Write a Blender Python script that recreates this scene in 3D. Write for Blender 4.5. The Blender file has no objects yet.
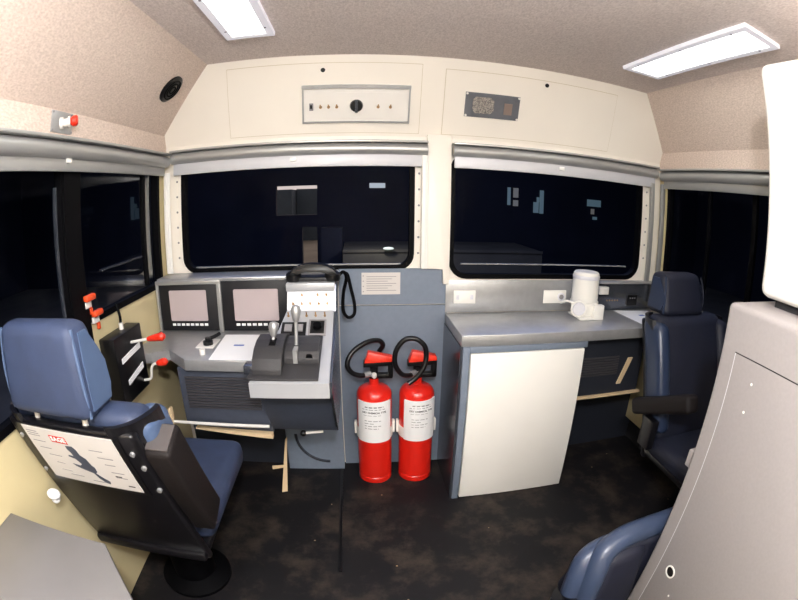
import bpy, bmesh, math, random
from math import sin, cos, pi, radians as RAD
from mathutils import Vector, Matrix
random.seed(7)
scene = bpy.context.scene
COL = scene.collection

# ------------------------------------------------------------------ materials
def new_mat(name):
    m = bpy.data.materials.new(name); m.use_nodes = True
    nt = m.node_tree
    b = nt.nodes.get('Principled BSDF')
    return m, nt, b

def lin(c):
    return tuple(((v/12.92) if v <= .04045 else ((v+.055)/1.055)**2.4) for v in [x/255 for x in c]) + (1,)

def mat(name, rgb, rough=.5, metal=0., spec=.5, var=0., vscale=6., bump=0., bscale=200., rgb2=None, coat=0.):
    """procedural: base colour broken by a noise towards rgb2 (or a darker tone), optional fine bump"""
    m, nt, b = new_mat(name)
    c = lin(rgb)
    b.inputs['Base Color'].default_value = c
    b.inputs['Roughness'].default_value = rough
    b.inputs['Metallic'].default_value = metal
    b.inputs['Specular IOR Level'].default_value = spec
    if coat: b.inputs['Coat Weight'].default_value = coat
    tc = nt.nodes.new('ShaderNodeTexCoord')
    if var or rgb2:
        n = nt.nodes.new('ShaderNodeTexNoise'); n.inputs['Scale'].default_value = vscale; n.inputs['Detail'].default_value = 6
        nt.links.new(tc.outputs['Object'], n.inputs['Vector'])
        r = nt.nodes.new('ShaderNodeValToRGB')
        c2 = lin(rgb2) if rgb2 else tuple(v*(1-var) for v in c[:3])+(1,)
        r.color_ramp.elements[0].position = .35; r.color_ramp.elements[1].position = .68
        r.color_ramp.elements[0].color = c2; r.color_ramp.elements[1].color = c
        nt.links.new(n.outputs['Fac'], r.inputs['Fac'])
        nt.links.new(r.outputs['Color'], b.inputs['Base Color'])
    if bump:
        n2 = nt.nodes.new('ShaderNodeTexNoise'); n2.inputs['Scale'].default_value = bscale; n2.inputs['Detail'].default_value = 3
        nt.links.new(tc.outputs['Object'], n2.inputs['Vector'])
        bp = nt.nodes.new('ShaderNodeBump'); bp.inputs['Strength'].default_value = bump; bp.inputs['Distance'].default_value = .004
        nt.links.new(n2.outputs['Fac'], bp.inputs['Height']); nt.links.new(bp.outputs['Normal'], b.inputs['Normal'])
    return m

def emit(name, rgb, strength):
    m, nt, b = new_mat(name)
    b.inputs['Base Color'].default_value = (.8, .8, .8, 1)
    b.inputs['Emission Color'].default_value = lin(rgb); b.inputs['Emission Strength'].default_value = strength
    return m

def fabric_mat(name, rgb, rgb2, scale=110):
    """woven lining: fine speckle in colour and relief"""
    m, nt, b = new_mat(name)
    b.inputs['Roughness'].default_value = .95; b.inputs['Specular IOR Level'].default_value = .1
    tc = nt.nodes.new('ShaderNodeTexCoord')
    n = nt.nodes.new('ShaderNodeTexNoise'); n.inputs['Scale'].default_value = scale; n.inputs['Detail'].default_value = 4
    mp = nt.nodes.new('ShaderNodeMapping'); mp.inputs['Scale'].default_value = (1, .45, 1)
    nt.links.new(tc.outputs['Object'], mp.inputs['Vector']); nt.links.new(mp.outputs['Vector'], n.inputs['Vector'])
    r = nt.nodes.new('ShaderNodeValToRGB'); r.color_ramp.elements[0].position = .3; r.color_ramp.elements[1].position = .7
    r.color_ramp.elements[0].color = lin(rgb2); r.color_ramp.elements[1].color = lin(rgb)
    nt.links.new(n.outputs['Fac'], r.inputs['Fac']); nt.links.new(r.outputs['Color'], b.inputs['Base Color'])
    bp = nt.nodes.new('ShaderNodeBump'); bp.inputs['Strength'].default_value = .4; bp.inputs['Distance'].default_value = .005
    nt.links.new(n.outputs['Fac'], bp.inputs['Height']); nt.links.new(bp.outputs['Normal'], b.inputs['Normal'])
    return m

def floor_mat():
    m, nt, b = new_mat('rubber_floor')
    tc = nt.nodes.new('ShaderNodeTexCoord')
    n = nt.nodes.new('ShaderNodeTexNoise'); n.inputs['Scale'].default_value = 4.5; n.inputs['Detail'].default_value = 9; n.inputs['Roughness'].default_value = .7
    nt.links.new(tc.outputs['Object'], n.inputs['Vector'])
    r = nt.nodes.new('ShaderNodeValToRGB')
    r.color_ramp.elements[0].position = .48; r.color_ramp.elements[0].color = lin((20, 19, 22))
    r.color_ramp.elements[1].position = .80; r.color_ramp.elements[1].color = lin((74, 64, 55))
    nt.links.new(n.outputs['Fac'], r.inputs['Fac'])
    # small pale specks of dust
    v = nt.nodes.new('ShaderNodeTexVoronoi'); v.inputs['Scale'].default_value = 9
    nt.links.new(tc.outputs['Object'], v.inputs['Vector'])
    lt = nt.nodes.new('ShaderNodeMath'); lt.operation = 'LESS_THAN'; lt.inputs[1].default_value = .035
    nt.links.new(v.outputs['Distance'], lt.inputs[0])
    mx = nt.nodes.new('ShaderNodeMix'); mx.data_type = 'RGBA'
    nt.links.new(lt.outputs[0], mx.inputs[0]); nt.links.new(r.outputs['Color'], mx.inputs[6])
    mx.inputs[7].default_value = lin((150, 130, 100))
    nt.links.new(mx.outputs[2], b.inputs['Base Color'])
    b.inputs['Roughness'].default_value = .62; b.inputs['Specular IOR Level'].default_value = .25
    return m

def glass_mat(name, refl=.04):
    m, nt, b = new_mat(name); nt.nodes.remove(b)
    out = nt.nodes['Material Output']
    t = nt.nodes.new('ShaderNodeBsdfTransparent'); t.inputs['Color'].default_value = (.75, .8, .85, 1)
    g = nt.nodes.new('ShaderNodeBsdfGlossy'); g.inputs['Roughness'].default_value = .02
    lw = nt.nodes.new('ShaderNodeFresnel'); lw.inputs['IOR'].default_value = 1.16
    mx = nt.nodes.new('ShaderNodeMixShader')
    ml = nt.nodes.new('ShaderNodeMath'); ml.operation = 'MULTIPLY'; ml.inputs[1].default_value = .25
    nt.links.new(lw.outputs[0], ml.inputs[0]); nt.links.new(ml.outputs[0], mx.inputs[0]); nt.links.new(t.outputs[0], mx.inputs[1]); nt.links.new(g.outputs[0], mx.inputs[2])
    nt.links.new(mx.outputs[0], out.inputs['Surface'])
    return m

M = {
 'lining': fabric_mat('ceiling_lining', (238, 226, 221), (208, 195, 190), 190),
 'lining_warm': fabric_mat('wall_lining', (222, 205, 193), (196, 178, 166), 190),
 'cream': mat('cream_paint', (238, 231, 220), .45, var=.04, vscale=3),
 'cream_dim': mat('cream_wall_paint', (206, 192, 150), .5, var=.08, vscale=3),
 'seam': mat('seam_paint', (196, 184, 156), .6),  # joint lines round the bulkhead boards
 'bluegrey': mat('blue_grey_laminate', (116, 127, 143), .5, var=.08, vscale=40),
 'bluegrey_dark': mat('dark_blue_grey_laminate', (66, 72, 86), .5, var=.12, vscale=40),
 'steel': mat('brushed_steel', (172, 173, 174), .32, .5, var=.10, vscale=30),
 'steel_light': mat('satin_aluminium', (232, 228, 222), .4, .1, var=.03),
 'stand_metal': mat('stand_aluminium', (186, 188, 192), .36, .3, var=.04),
 'steel_dark': mat('dark_steel_side', (108, 112, 122), .2, .75, var=.1),
 'alu_paint': mat('silver_paint', (172, 172, 170), .36, .5, var=.05),
 'grey_paint': mat('grey_cabinet_paint', (150, 145, 144), .55, var=.05, vscale=120),
 'grey_desk': mat('worn_grey_laminate', (114, 112, 111), .5, .1, var=.12, vscale=5),
 'white': mat('white_enamel', (246, 244, 238), .35, var=.02),
 'white_plastic': mat('white_plastic', (240, 238, 232), .4),
 'paper': mat('white_paper', (240, 240, 240), .8),
 'plate': mat('printed_plate', (206, 201, 197), .6, var=.04),
 'black': mat('black_plastic', (11, 11, 13), .35, spec=.4),
 'black_soft': mat('black_rubber', (4, 4, 6), .6, spec=.08),
 'black_crackle': mat('black_crackle_casting', (44, 43, 45), .5, bump=.5, bscale=300),
 'bezel': mat('black_bezel', (10, 10, 16), .55),
 'screen': mat('unlit_monitor_screen', (180, 167, 168), .35, var=.04),
 'red': mat('red_enamel', (216, 34, 22), .28, coat=.4, var=.04),
 'red_plastic': mat('red_plastic', (222, 48, 26), .35),
 'orange': mat('orange_red_plastic', (214, 74, 34), .45),
 'seat': mat('blue_upholstery', (48, 60, 88), .6, var=.25, vscale=14, bump=.15, bscale=500),
 'seat_side': mat('blue_vinyl', (72, 90, 120), .4, var=.1, vscale=20),
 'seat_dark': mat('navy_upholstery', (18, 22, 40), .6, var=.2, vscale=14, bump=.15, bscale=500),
 'shell': mat('black_seat_shell', (16, 15, 18), .3),
 'arm': mat('dark_brown_armrest', (21, 16, 16), .65, spec=.25, bump=.2, bscale=200),
 'arm_end': mat('grey_brown_armrest_end', (74, 69, 68), .5),
 'floor': floor_mat(),
 'kick': mat('dark_kick_strip', (24, 23, 26), .7),
 'backwall': mat('rear_wall_paint', (226, 216, 196), .7),
 'ink': mat('black_ink', (40, 38, 40), .7),
 'ink_grey': mat('grey_ink', (138, 136, 138), .7),
 'ink_red': mat('red_ink', (196, 44, 36), .6),
 'ink_blue': mat('blue_ink', (60, 100, 180), .6),
 'gold': mat('brass', (170, 136, 96), .4, .5),
 'tape': mat('masking_tape', (222, 196, 156), .8, var=.06, vscale=30),
 'glass': glass_mat('window_glass'),
 'diffuser': emit('lamp_diffuser', (250, 252, 244), 6.0),
 'lamp_frame': mat('pale_plastic', (222, 222, 228), .35),
 'lamp_edge': emit('lamp_edge_acrylic', (214, 212, 232), .30),
 'navy_dark': mat('navy_panel', (32, 36, 46), .6, var=.1),
 'seat_roll_lit': mat('blue_roll_lit', (54, 66, 90), .36, var=.12, vscale=20),  # rear seat's top roll, painted lighter as if lit from above
 'seat_navy_lit': mat('navy_vinyl_lit', (38, 50, 74), .35, var=.1, vscale=20),  # paler copy of the navy, painted on the mate's lit side
 'mesh': mat('speaker_mesh', (176, 168, 158), .6, rgb2=(90, 86, 84), vscale=160),
 'speaker_face': mat('speaker_grey_face', (96, 98, 104), .5, var=.2, vscale=20),
 'blind': mat('blind_bar_paint', (198, 198, 202), .45, .1),
 'lens': mat('brown_lens', (134, 116, 106), .4),
 'grille': mat('heater_grille', (62, 60, 64), .5),
 'shed': mat('dark_shed_steel', (44, 46, 62), .9, var=.3, vscale=.6),
 'yard': mat('shed_floor_concrete', (120, 112, 100), .9, var=.3, vscale=.8),
 'yard_building': mat('yard_building_cladding', (64, 76, 88), .9, var=.2, vscale=2),
 'lit': emit('lit_glazing', (120, 160, 165), .16),
 'lit_warm': emit('warm_lit_glazing', (190, 180, 150), .12),
 'lit_white': emit('bright_lit_glazing', (220, 225, 225), .45),
 'lamp_glow': emit('yard_lamp_glow', (225, 235, 215), .7),
}

# ------------------------------------------------------------------ geometry helpers
class MB:
    def __init__(self): self.bm = bmesh.new()
    def _bevel(self, geom_verts, r, seg):
        es = {e for v in geom_verts for e in v.link_edges}
        bmesh.ops.bevel(self.bm, geom=list(es), offset=r, segments=seg, affect='EDGES', profile=.5)
    def box(self, x0, x1, y0, y1, z0, z1, r=0., seg=2, mtx=None):
        vs = [self.bm.verts.new((x, y, z)) for x in (x0, x1) for y in (y0, y1) for z in (z0, z1)]
        q = [(0,1,3,2),(4,6,7,5),(0,4,5,1),(2,3,7,6),(0,2,6,4),(1,5,7,3)]
        for f in q: self.bm.faces.new([vs[i] for i in f])
        if mtx is not None:
            for v in vs: v.co = mtx @ v.co
        if r: self._bevel(vs, r, seg)
        return self
    def hexa(self, p, r=0., seg=2):
        """8 points: 4 bottom (ccw) then 4 top"""
        vs = [self.bm.verts.new(c) for c in p]
        for f in [(3,2,1,0),(4,5,6,7),(0,1,5,4),(1,2,6,5),(2,3,7,6),(3,0,4,7)]: self.bm.faces.new([vs[i] for i in f])
        if r: self._bevel(vs, r, seg)
        return self
    def prism(self, pts, a, b, axis='x', r=0., seg=2):
        """pts: 2-D outline in the plane across axis; extruded from a to b.  x:(y,z)  y:(x,z)  z:(x,y)"""
        def P(p, t): return {'x': (t, p[0], p[1]), 'y': (p[0], t, p[1]), 'z': (p[0], p[1], t)}[axis]
        lo = [self.bm.verts.new(P(p, a)) for p in pts]; hi = [self.bm.verts.new(P(p, b)) for p in pts]
        n = len(pts)
        self.bm.faces.new(lo); self.bm.faces.new(hi[::-1])
        for i in range(n): self.bm.faces.new([lo[i], hi[i], hi[(i+1) % n], lo[(i+1) % n]])
        if r: self._bevel(lo+hi, r, seg)
        return self
    def cyl(self, p0, p1, r0, r1=None, seg=24, cap=True):
        r1 = r0 if r1 is None else r1
        return self.lathe([(r0, 0), (r1, 1)], p0, p1, seg, cap)
    def lathe(self, prof, p0, p1=None, seg=28, cap=True):
        """prof: (radius, t); t along p0->p1 (fraction) or metres up z when p1 is None"""
        p0 = Vector(p0); d = Vector((0, 0, 1)) if p1 is None else (Vector(p1)-p0)
        w = d.normalized(); u = w.orthogonal().normalized(); v = w.cross(u)
        rings = []
        for r, t in prof:
            c = p0 + d*t
            rings.append([self.bm.verts.new(c + (u*cos(2*pi*k/seg) + v*sin(2*pi*k/seg))*max(r, 1e-5)) for k in range(seg)])
        for a, b in zip(rings, rings[1:]):
            for k in range(seg): self.bm.faces.new([a[k], a[(k+1) % seg], b[(k+1) % seg], b[k]])
        if cap:
            self.bm.faces.new(rings[0][::-1]); self.bm.faces.new(rings[-1])
        return self
    def tube(self, pts, r, seg=10, smooth=4):
        pts = [Vector(p) for p in pts]
        if smooth and len(pts) > 2:
            P = [pts[0]*2-pts[1]] + pts + [pts[-1]*2-pts[-2]]; out = []
            for i in range(1, len(P)-2):
                a, b, c, d = P[i-1:i+3]
                for k in range(smooth):
                    t = k/smooth
                    out.append(.5*((2*b)+(c-a)*t+(2*a-5*b+4*c-d)*t*t+(3*b-a-3*c+d)*t**3))
            pts = out+[pts[-1]]
        rings = []; u = None
        for i, p in enumerate(pts):
            t = (pts[min(i+1, len(pts)-1)]-pts[max(i-1, 0)]).normalized()
            u = t.orthogonal().normalized() if u is None else (u - t*u.dot(t)).normalized()
            v = t.cross(u)
            rings.append([self.bm.verts.new(p+(u*cos(2*pi*k/seg)+v*sin(2*pi*k/seg))*r) for k in range(seg)])
        for a, b in zip(rings, rings[1:]):
            for k in range(seg): self.bm.faces.new([a[k], a[(k+1) % seg], b[(k+1) % seg], b[k]])
        self.bm.faces.new(rings[0][::-1]); self.bm.faces.new(rings[-1])
        return self
    def ball(self, c, r, sx=1, sy=1, sz=1):
        bmesh.ops.create_uvsphere(self.bm, u_segments=18, v_segments=12, radius=1,
            matrix=Matrix.Translation(c) @ Matrix.Diagonal((r*sx, r*sy, r*sz, 1)))
        return self
    def quad(self, *p):
        self.bm.faces.new([self.bm.verts.new(c) for c in p]); return self
    def grid_deform(self, fn):
        for v in self.bm.verts: v.co = Vector(fn(v.co))
        return self
    def build(self, name, m, parent=None, org=None, angle=35):
        """org: world point to subtract (defaults to the parent root's location when the parent is unrotated)"""
        bmesh.ops.recalc_face_normals(self.bm, faces=self.bm.faces)
        me = bpy.data.meshes.new(name); self.bm.to_mesh(me); self.bm.free()
        if org is None:
            org = Vector((0, 0, 0)); p = parent
            while p is not None: org = org + p.location if not p.get('_local') else org; p = p.parent
            if parent is not None:
                q = parent
                while q.parent is not None: q = q.parent
                if q.get('_local'): org = Vector((0, 0, 0))
        me.transform(Matrix.Translation(-Vector(org)))
        me.materials.append(M[m] if isinstance(m, str) else m)
        for p in me.polygons: p.use_smooth = True
        me.set_sharp_from_angle(angle=RAD(angle))
        o = bpy.data.objects.new(name, me); COL.objects.link(o)
        if parent is not None: o.parent = parent
        return o

def tag(o, label=None, cat=None, group=None, kind=None):
    if label: o['label'] = label
    if cat: o['category'] = cat
    if group: o['group'] = group
    if kind: o['kind'] = kind
    return o

def thing(name, label, cat, loc=(0, 0, 0), rotz=0., group=None, local=False):
    o = bpy.data.objects.new(name, None); COL.objects.link(o)
    o.location = loc; o.rotation_euler = (0, 0, rotz); o.empty_display_size = .05
    if local: o['_local'] = 1
    return tag(o, label, cat, group)

def solo(mb, name, m, label, cat, group=None):
    """a thing that is one mesh; its origin goes to the base of its bounding box"""
    vs = [v.co.copy() for v in mb.bm.verts]
    c = Vector(((min(v.x for v in vs)+max(v.x for v in vs))/2, (min(v.y for v in vs)+max(v.y for v in vs))/2, min(v.z for v in vs)))
    o = mb.build(name, m, org=c); o.location = c
    return tag(o, label, cat, group)

def struct(mb, name, m, parent=None, angle=35):
    o = mb.build(name, m, parent, angle=angle)
    if parent is None: o['kind'] = 'structure'
    return o

def text_mb(body, size, mtx, bend=None, depth=.0006, align='CENTER', bold=0.):
    cu = bpy.data.curves.new('lettering', 'FONT'); cu.body = body; cu.size = size; cu.extrude = depth
    cu.align_x = align; cu.align_y = 'CENTER'; cu.resolution_u = 2; cu.offset = bold
    ob = bpy.data.objects.new('lettering', cu); COL.objects.link(ob)
    dg = bpy.context.evaluated_depsgraph_get(); dg.update()
    me = bpy.data.meshes.new_from_object(ob.evaluated_get(dg))
    bpy.data.objects.remove(ob); bpy.data.curves.remove(cu)
    mb = MB(); mb.bm.from_mesh(me); bpy.data.meshes.remove(me)
    for v in mb.bm.verts: v.co = mtx @ (Vector(bend(v.co)) if bend else v.co)
    return mb

def add_mb(a, b):
    """append the geometry of b to a"""
    me = bpy.data.meshes.new('tmp'); b.bm.to_mesh(me); b.bm.free(); a.bm.from_mesh(me); bpy.data.meshes.remove(me); return a

# frames for writing: text x -> right, text y -> up
FRONT = Matrix(((1, 0, 0, 0), (0, 0, -1, 0), (0, 1, 0, 0), (0, 0, 0, 1)))       # facing -Y
def onface(p, base=FRONT): return Matrix.Translation(p) @ base

def rrect(x0, x1, z0, z1, r, n=6):
    pts = []; cor = []
    for i, (cx, cz, a0) in enumerate([(x1-r, z1-r, 0), (x0+r, z1-r, 90), (x0+r, z0+r, 180), (x1-r, z0+r, 270)]):
        for k in range(n+1):
            a = RAD(a0+90*k/n); pts.append((cx+r*cos(a), cz+r*sin(a))); cor.append(i)
    return pts, cor

def ring_plate(mb, inner, outer, place, t0, t1):
    """plate between outer rect (x0,x1,z0,z1) and a rounded inner opening (x0,x1,z0,z1,r); place(u,v,t)->xyz"""
    pin, cor = rrect(*inner)
    ox0, ox1, oz0, oz1 = outer[:4]
    if len(outer) == 5: pout, _ = rrect(*outer)
    else: pout = [[(ox1, oz1), (ox0, oz1), (ox0, oz0), (ox1, oz0)][c] for c in cor]
    n = len(pin); bm = mb.bm; L = []
    cache = {}
    def V(p, t):
        k = (round(p[0], 6), round(p[1], 6), t)
        if k not in cache: cache[k] = bm.verts.new(place(p[0], p[1], t))
        return cache[k]
    for t, flip in ((t0, False), (t1, True)):
        for i in range(n):
            j = (i+1) % n
            vs = [V(pin[i], t), V(pin[j], t), V(pout[j], t), V(pout[i], t)]
            u = []
            for v in vs:
                if v not in u: u.append(v)
            if len(u) > 2: bm.faces.new(u[::-1] if flip else u)
    for ring in (pin, pout):
        for i in range(n):
            j = (i+1) % n
            if ring[i] != ring[j]:
                try: bm.faces.new([V(ring[i], t0), V(ring[j], t0), V(ring[j], t1), V(ring[i], t1)])
                except ValueError: pass
    return mb

# ------------------------------------------------------------------ room numbers
XL, XR, YF, YB = -.955, 1.69, 2.03, -.75
ZC, ZW = 2.05, 1.70           # ceiling; top of the window band
XLC, XRC = -.69, 1.48         # where the side linings meet the ceiling
YC = 1.88                     # where the bulkhead meets the ceiling

def by(z): return YF - (z-1.69)*(.15/.36)      # bulkhead plane (leans into the cab)
def bh(x, z, off=0.): return Vector((x, by(z)-off*.923, z-off*.385))

# ------------------------------------------------------------------ shell
struct(MB().box(XL-.03, XR+.03, YB, YF+.05, -.04, 0), 'floor', 'floor')
struct(MB().box(XLC-.02, XRC+.02, YB, YC+.02, ZC, ZC+.03), 'ceiling', 'lining')
struct(MB().hexa([(XL, YB, 1.745), (XL-.03, YB, 1.745), (XL-.03, YF+.02, 1.745), (XL, YF+.02, 1.745),
                  (XLC, YB, ZC+.005), (XLC-.03, YB, ZC+.005), (XLC-.03, YC+.03, ZC+.005), (XLC, YC+.03, ZC+.005)]), 'wall_left_slope', 'lining_warm')
struct(MB().hexa([(XR, YB, 1.75), (XR+.03, YB, 1.75), (XR+.03, YF+.02, 1.75), (XR, YF+.02, 1.75),
                  (XRC, YB, ZC+.005), (XRC+.03, YB, ZC+.005), (XRC+.03, YC+.03, ZC+.005), (XRC, YC+.03, ZC+.005)]), 'wall_right_slope', 'lining_warm')
# bulkhead above the windscreens
mb = MB(); zb = 1.664; hi = ZC+.01
out = [(XL, zb), (XR+.012, zb), (XR+.012, 1.75), (XRC+.012, hi), (XLC-.012, hi), (XL-.012, 1.745)]
fr = [mb.bm.verts.new((x, by(z), z)) for x, z in out]; bk = [mb.bm.verts.new((x, by(z)+.03, z)) for x, z in out]
mb.bm.faces.new(fr); mb.bm.faces.new(bk[::-1])
for i in range(6): mb.bm.faces.new([fr[i], bk[i], bk[(i+1) % 6], fr[(i+1) % 6]])
struct(mb, 'wall_front_upper', 'cream')
# windscreen wall: two surround plates with rounded openings, a centre column, and the dado under the sill
WL = (-.855, .262, 1.066, 1.62, .07); WR = (.44, 1.545, 1.022, 1.62, .085)
PF = lambda u, v, t: (u, t, v)
mb = MB()
ring_plate(mb, WL, (XL, .30, .98, zb+.03), PF, YF, YF+.035)
ring_plate(mb, WR, (.30, XR, .98, zb+.03), PF, YF, YF+.035)
mb.box(XL, XR, YF, YF+.035, 0, .98)
struct(mb, 'wall_front', 'cream')
# side walls with window openings
WA = (1.255, 1.945, 1.025, 1.62, .05); WB = (-.3, 1.175, .885, 1.62, .05)
PL = lambda u, v, t: (t, u, v)
mb = MB()
ring_plate(mb, WA, (1.215, YF, .84, 1.75), PL, XL-.035, XL)
ring_plate(mb, WB, (YB, 1.215, .84, 1.75), PL, XL-.035, XL)
mb.box(XL-.035, XL, YB, YF, 0, .84)
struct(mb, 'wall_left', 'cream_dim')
WC = (.1, 1.945, .885, 1.62, .06)
mb = MB()
ring_plate(mb, WC, (YB, YF, .84, 1.755), PL, XR, XR+.035)
mb.box(XR, XR+.035, YB, YF, 0, .84)
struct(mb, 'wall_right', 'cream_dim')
struct(MB().box(XL, XR, YB-.03, YB, 0, ZC), 'wall_back', 'backwall')
# lining strips between the slope and the blinds
struct(MB().box(XL, XL+.006, YB, YF, 1.64, 1.747), 'trim_1', 'lining_warm')
struct(MB().box(XR-.006, XR, YB, YF, 1.64, 1.752), 'trim_2', 'lining_warm')

# windows: gasket + pane, then inner sash bars
def window(name, inner, place, t0, t1, tg, bars=()):
    x0, x1, z0, z1, r = inner
    mb = MB(); ring_plate(mb, (x0+.018, x1-.018, z0+.018, z1-.018, max(r-.015, .02)), (x0-.006, x1+.006, z0-.006, z1+.006, r+.006), place, t0, t1)
    w = struct(mb, name, 'black_soft')
    mb = MB(); pts, _ = rrect(x0+.014, x1-.014, z0+.014, z1-.014, max(r-.014, .02))
    mb.bm.faces.new([mb.bm.verts.new(place(p[0], p[1], tg)) for p in pts])
    struct(mb, 'pane', 'glass', w)
    for nm, m_, (a, b, c, d, h) in bars:
        mb = MB(); p0, p1 = place(a, c, tg-h), place(b, d, tg+h)
        mb.box(min(p0[0], p1[0]), max(p0[0], p1[0]), min(p0[1], p1[1]), max(p0[1], p1[1]), min(p0[2], p1[2]), max(p0[2], p1[2]))
        struct(mb, nm, m_, w)
    return w
window('window_1', WL, PF, YF-.006, YF+.03, YF+.02, [('sill_bead', 'alu_paint', (-.80, .21, 1.083, 1.089, .008))])
window('window_2', WR, PF, YF-.006, YF+.03, YF+.02, [('sill_bead', 'alu_paint', (.50, 1.47, 1.084, 1.089, .008))])
window('window_3', WA, PL, XL+.006, XL-.03, XL-.018, [('sash_bar', 'black_soft', (1.80, 1.825, 1.05, 1.60, .008)), ('sash_rail', 'steel_dark', (1.42, 1.77, 1.185, 1.192, .008)), ('sash_rail', 'steel_dark', (1.45, 1.80, 1.545, 1.552, .008))])
window('window_4', WB, PL, XL+.006, XL-.03, XL-.018, [('sash_bar', 'steel_dark', (1.145, 1.15, 1.0, 1.5, .008))])
window('window_5', WC, PL, XR-.006, XR+.03, XR+.018, [('sash_bar', 'black_soft', (1.60, 1.62, .91, 1.60, .01)), ('sash_bar', 'black_soft', (1.27, 1.30, .91, 1.60, .01))])
# the black post between the two left panes, bright grab pole beside it
struct(MB().box(XL-.002, XL+.012, 1.165, 1.265, .90, 1.62), 'trim_3', 'black_soft')
# screws around the windscreen surround
def screws(pts, parent_name, place):
    mb = MB()
    for p in pts: mb.cyl(place(p[0], p[1], 0), place(p[0], p[1], 1), .0055, .004, 10)
    return struct(mb, parent_name, 'ink_grey')
zs = [1.14+.075*k for k in range(6)]
screws([(-.885, z) for z in zs]+[(.288, z) for z in zs], 'trim_4', lambda a, b, t: (a, YF-.004*t, b))
screws([(1.585, z) for z in zs], 'trim_5', lambda a, b, t: (a, YF-.004*t, b))
# centre column and silver blind guides
struct(MB().prism([(.322, 1.069), (.405, 1.069), (.405, .995), (.434, .995), (.434, 1.70), (.322, 1.70)], YF-.03, YF, 'y', .003), 'pillar_front', 'cream')
def guide(name, x, y, z0, z1, m='alu_paint'):
    struct(MB().box(x-.012, x+.012, y-.012, y+.012, z0, z1, .006).cyl((x+.014, y, z0), (x+.014, y, z1), .006, seg=10), name, m)
guide('trim_6', -.925, 1.985, 1.07, 1.56, 'white_plastic')
guide('trim_7', .308, 2.0, 1.07, 1.60, 'white_plastic')
guide('trim_8', 1.602, 2.0, 1.0, 1.57)
guide('trim_9', 1.66, 1.97, .88, 1.57)
# dark kick strips
struct(MB().box(XR-.012, XR, YB, YF, 0, .15), 'baseboard_right', 'kick')
struct(MB().box(1.635, XR-.001, 1.60, YF-.013, .15, .79, .004), 'trim_14', 'cream_dim')
struct(MB().box(.435, XR, YF-.012, YF, 0, .80), 'baseboard_front', 'navy_dark')
struct(MB().box(-.93, -.09, YF-.012, YF, 0, .78), 'baseboard_front_left', 'navy_dark')
# blue-grey dado panel behind the extinguishers (two boards with a joint)
mb = MB().box(-.085, .434, YF-.012, YF, 0, .890).box(-.085, .434, YF-.012, YF, .896, 1.068)
struct(mb, 'wall_front_dado', 'bluegrey')
# joint between the floor sheets
struct(MB().box(-.112, -.098, 1.20, 1.96, 0, .004), 'trim_11', 'black')
# outlines of the removable bulkhead boards: thin raised panels
def board(name, x0, x1, z0, z1, holes=()):
    mb = MB(); t = .003
    mb.hexa([bh(x0, z0, 0), bh(x1, z0, 0), bh(x1, z0, t), bh(x0, z0, t), bh(x0, z1, 0), bh(x1, z1, 0), bh(x1, z1, t), bh(x0, z1, t)])
    w = struct(mb, name, 'cream')
    mb = MB(); e = .0022
    for a, b, c, d in ((x0-e, x1+e, z0-e, z0), (x0-e, x1+e, z1, z1+e), (x0-e, x0, z0, z1), (x1, x1+e, z0, z1)):
        mb.hexa([bh(a, c, 0), bh(b, c, 0), bh(b, c, .001), bh(a, c, .001), bh(a, d, 0), bh(b, d, 0), bh(b, d, .001), bh(a, d, .001)])
    struct(mb, 'panel_seam', 'seam', w)
    for hx, hz in holes:
        mb = MB().cyl(bh(hx, hz, .0031), bh(hx, hz, .0045), .0105, seg=16)
        struct(mb, 'grommet', 'black', w)
board('trim_12', -.598, .281, 1.706, 2.014, [(-.157, 1.984)])
board('trim_13', .39, 1.292, 1.708, 2.0, [(.883, 1.981)])

# ------------------------------------------------------------------ roller blinds
def blind(label, a, b, horiz, wallc, zt, tab):
    """a..b along the window; horiz 'x' for the windscreens, 'y' for the sides"""
    def P(u, off, z): return (u, wallc-off, z) if horiz == 'x' else (wallc+off, u, z)
    base = P((a+b)/2, abs(.03)*(1 if horiz == 'x' else (1 if wallc < 0 else -1)), 1.545)
    s = 1 if horiz == 'x' or wallc < 0 else -1
    r = thing('roller_blind', label, 'blind', base)
    MB().cyl(P(a, s*.036, zt-.034), P(b, s*.036, zt-.034), .027, seg=24).build('roller_tube', 'alu_paint', r)
    p, q = P(a, s*.002, zt-.016), P(b, s*.07, zt)
    MB().box(min(p[0], q[0]), max(p[0], q[0]), min(p[1], q[1]), max(p[1], q[1]), zt-.006, zt+.004, .002).build('head_rail', 'alu_paint', r)
    p, q = P(a+.008, s*.026, 0), P(b-.008, s*.034, 0)
    MB().box(min(p[0], q[0]), max(p[0], q[0]), min(p[1], q[1]), max(p[1], q[1]), 1.545, zt-.05, .003).build('blind_cloth', 'blind' if horiz == 'x' else 'alu_paint', r)  # grazing flash on the side strips put in as a darker colour
    p, q = P(tab-.014, s*.034, 0), P(tab+.014, s*.042, 0)
    MB().box(min(p[0], q[0]), max(p[0], q[0]), min(p[1], q[1]), max(p[1], q[1]), 1.572, 1.590, .002).build('pull_tab', 'white_plastic', r)
blind('silver roller blind rolled up above the left windscreen', -.90, .32, 'x', YF, 1.660, -.29)
blind('silver roller blind rolled up above the right windscreen', .44, 1.63, 'x', YF, 1.660, 1.0)
blind('long silver roller blind above the left side window', .2, 1.965, 'y', XL, 1.646, 1.16)
blind('silver roller blind above the right side window', .2, 1.965, 'y', XR, 1.648, .5)

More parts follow.
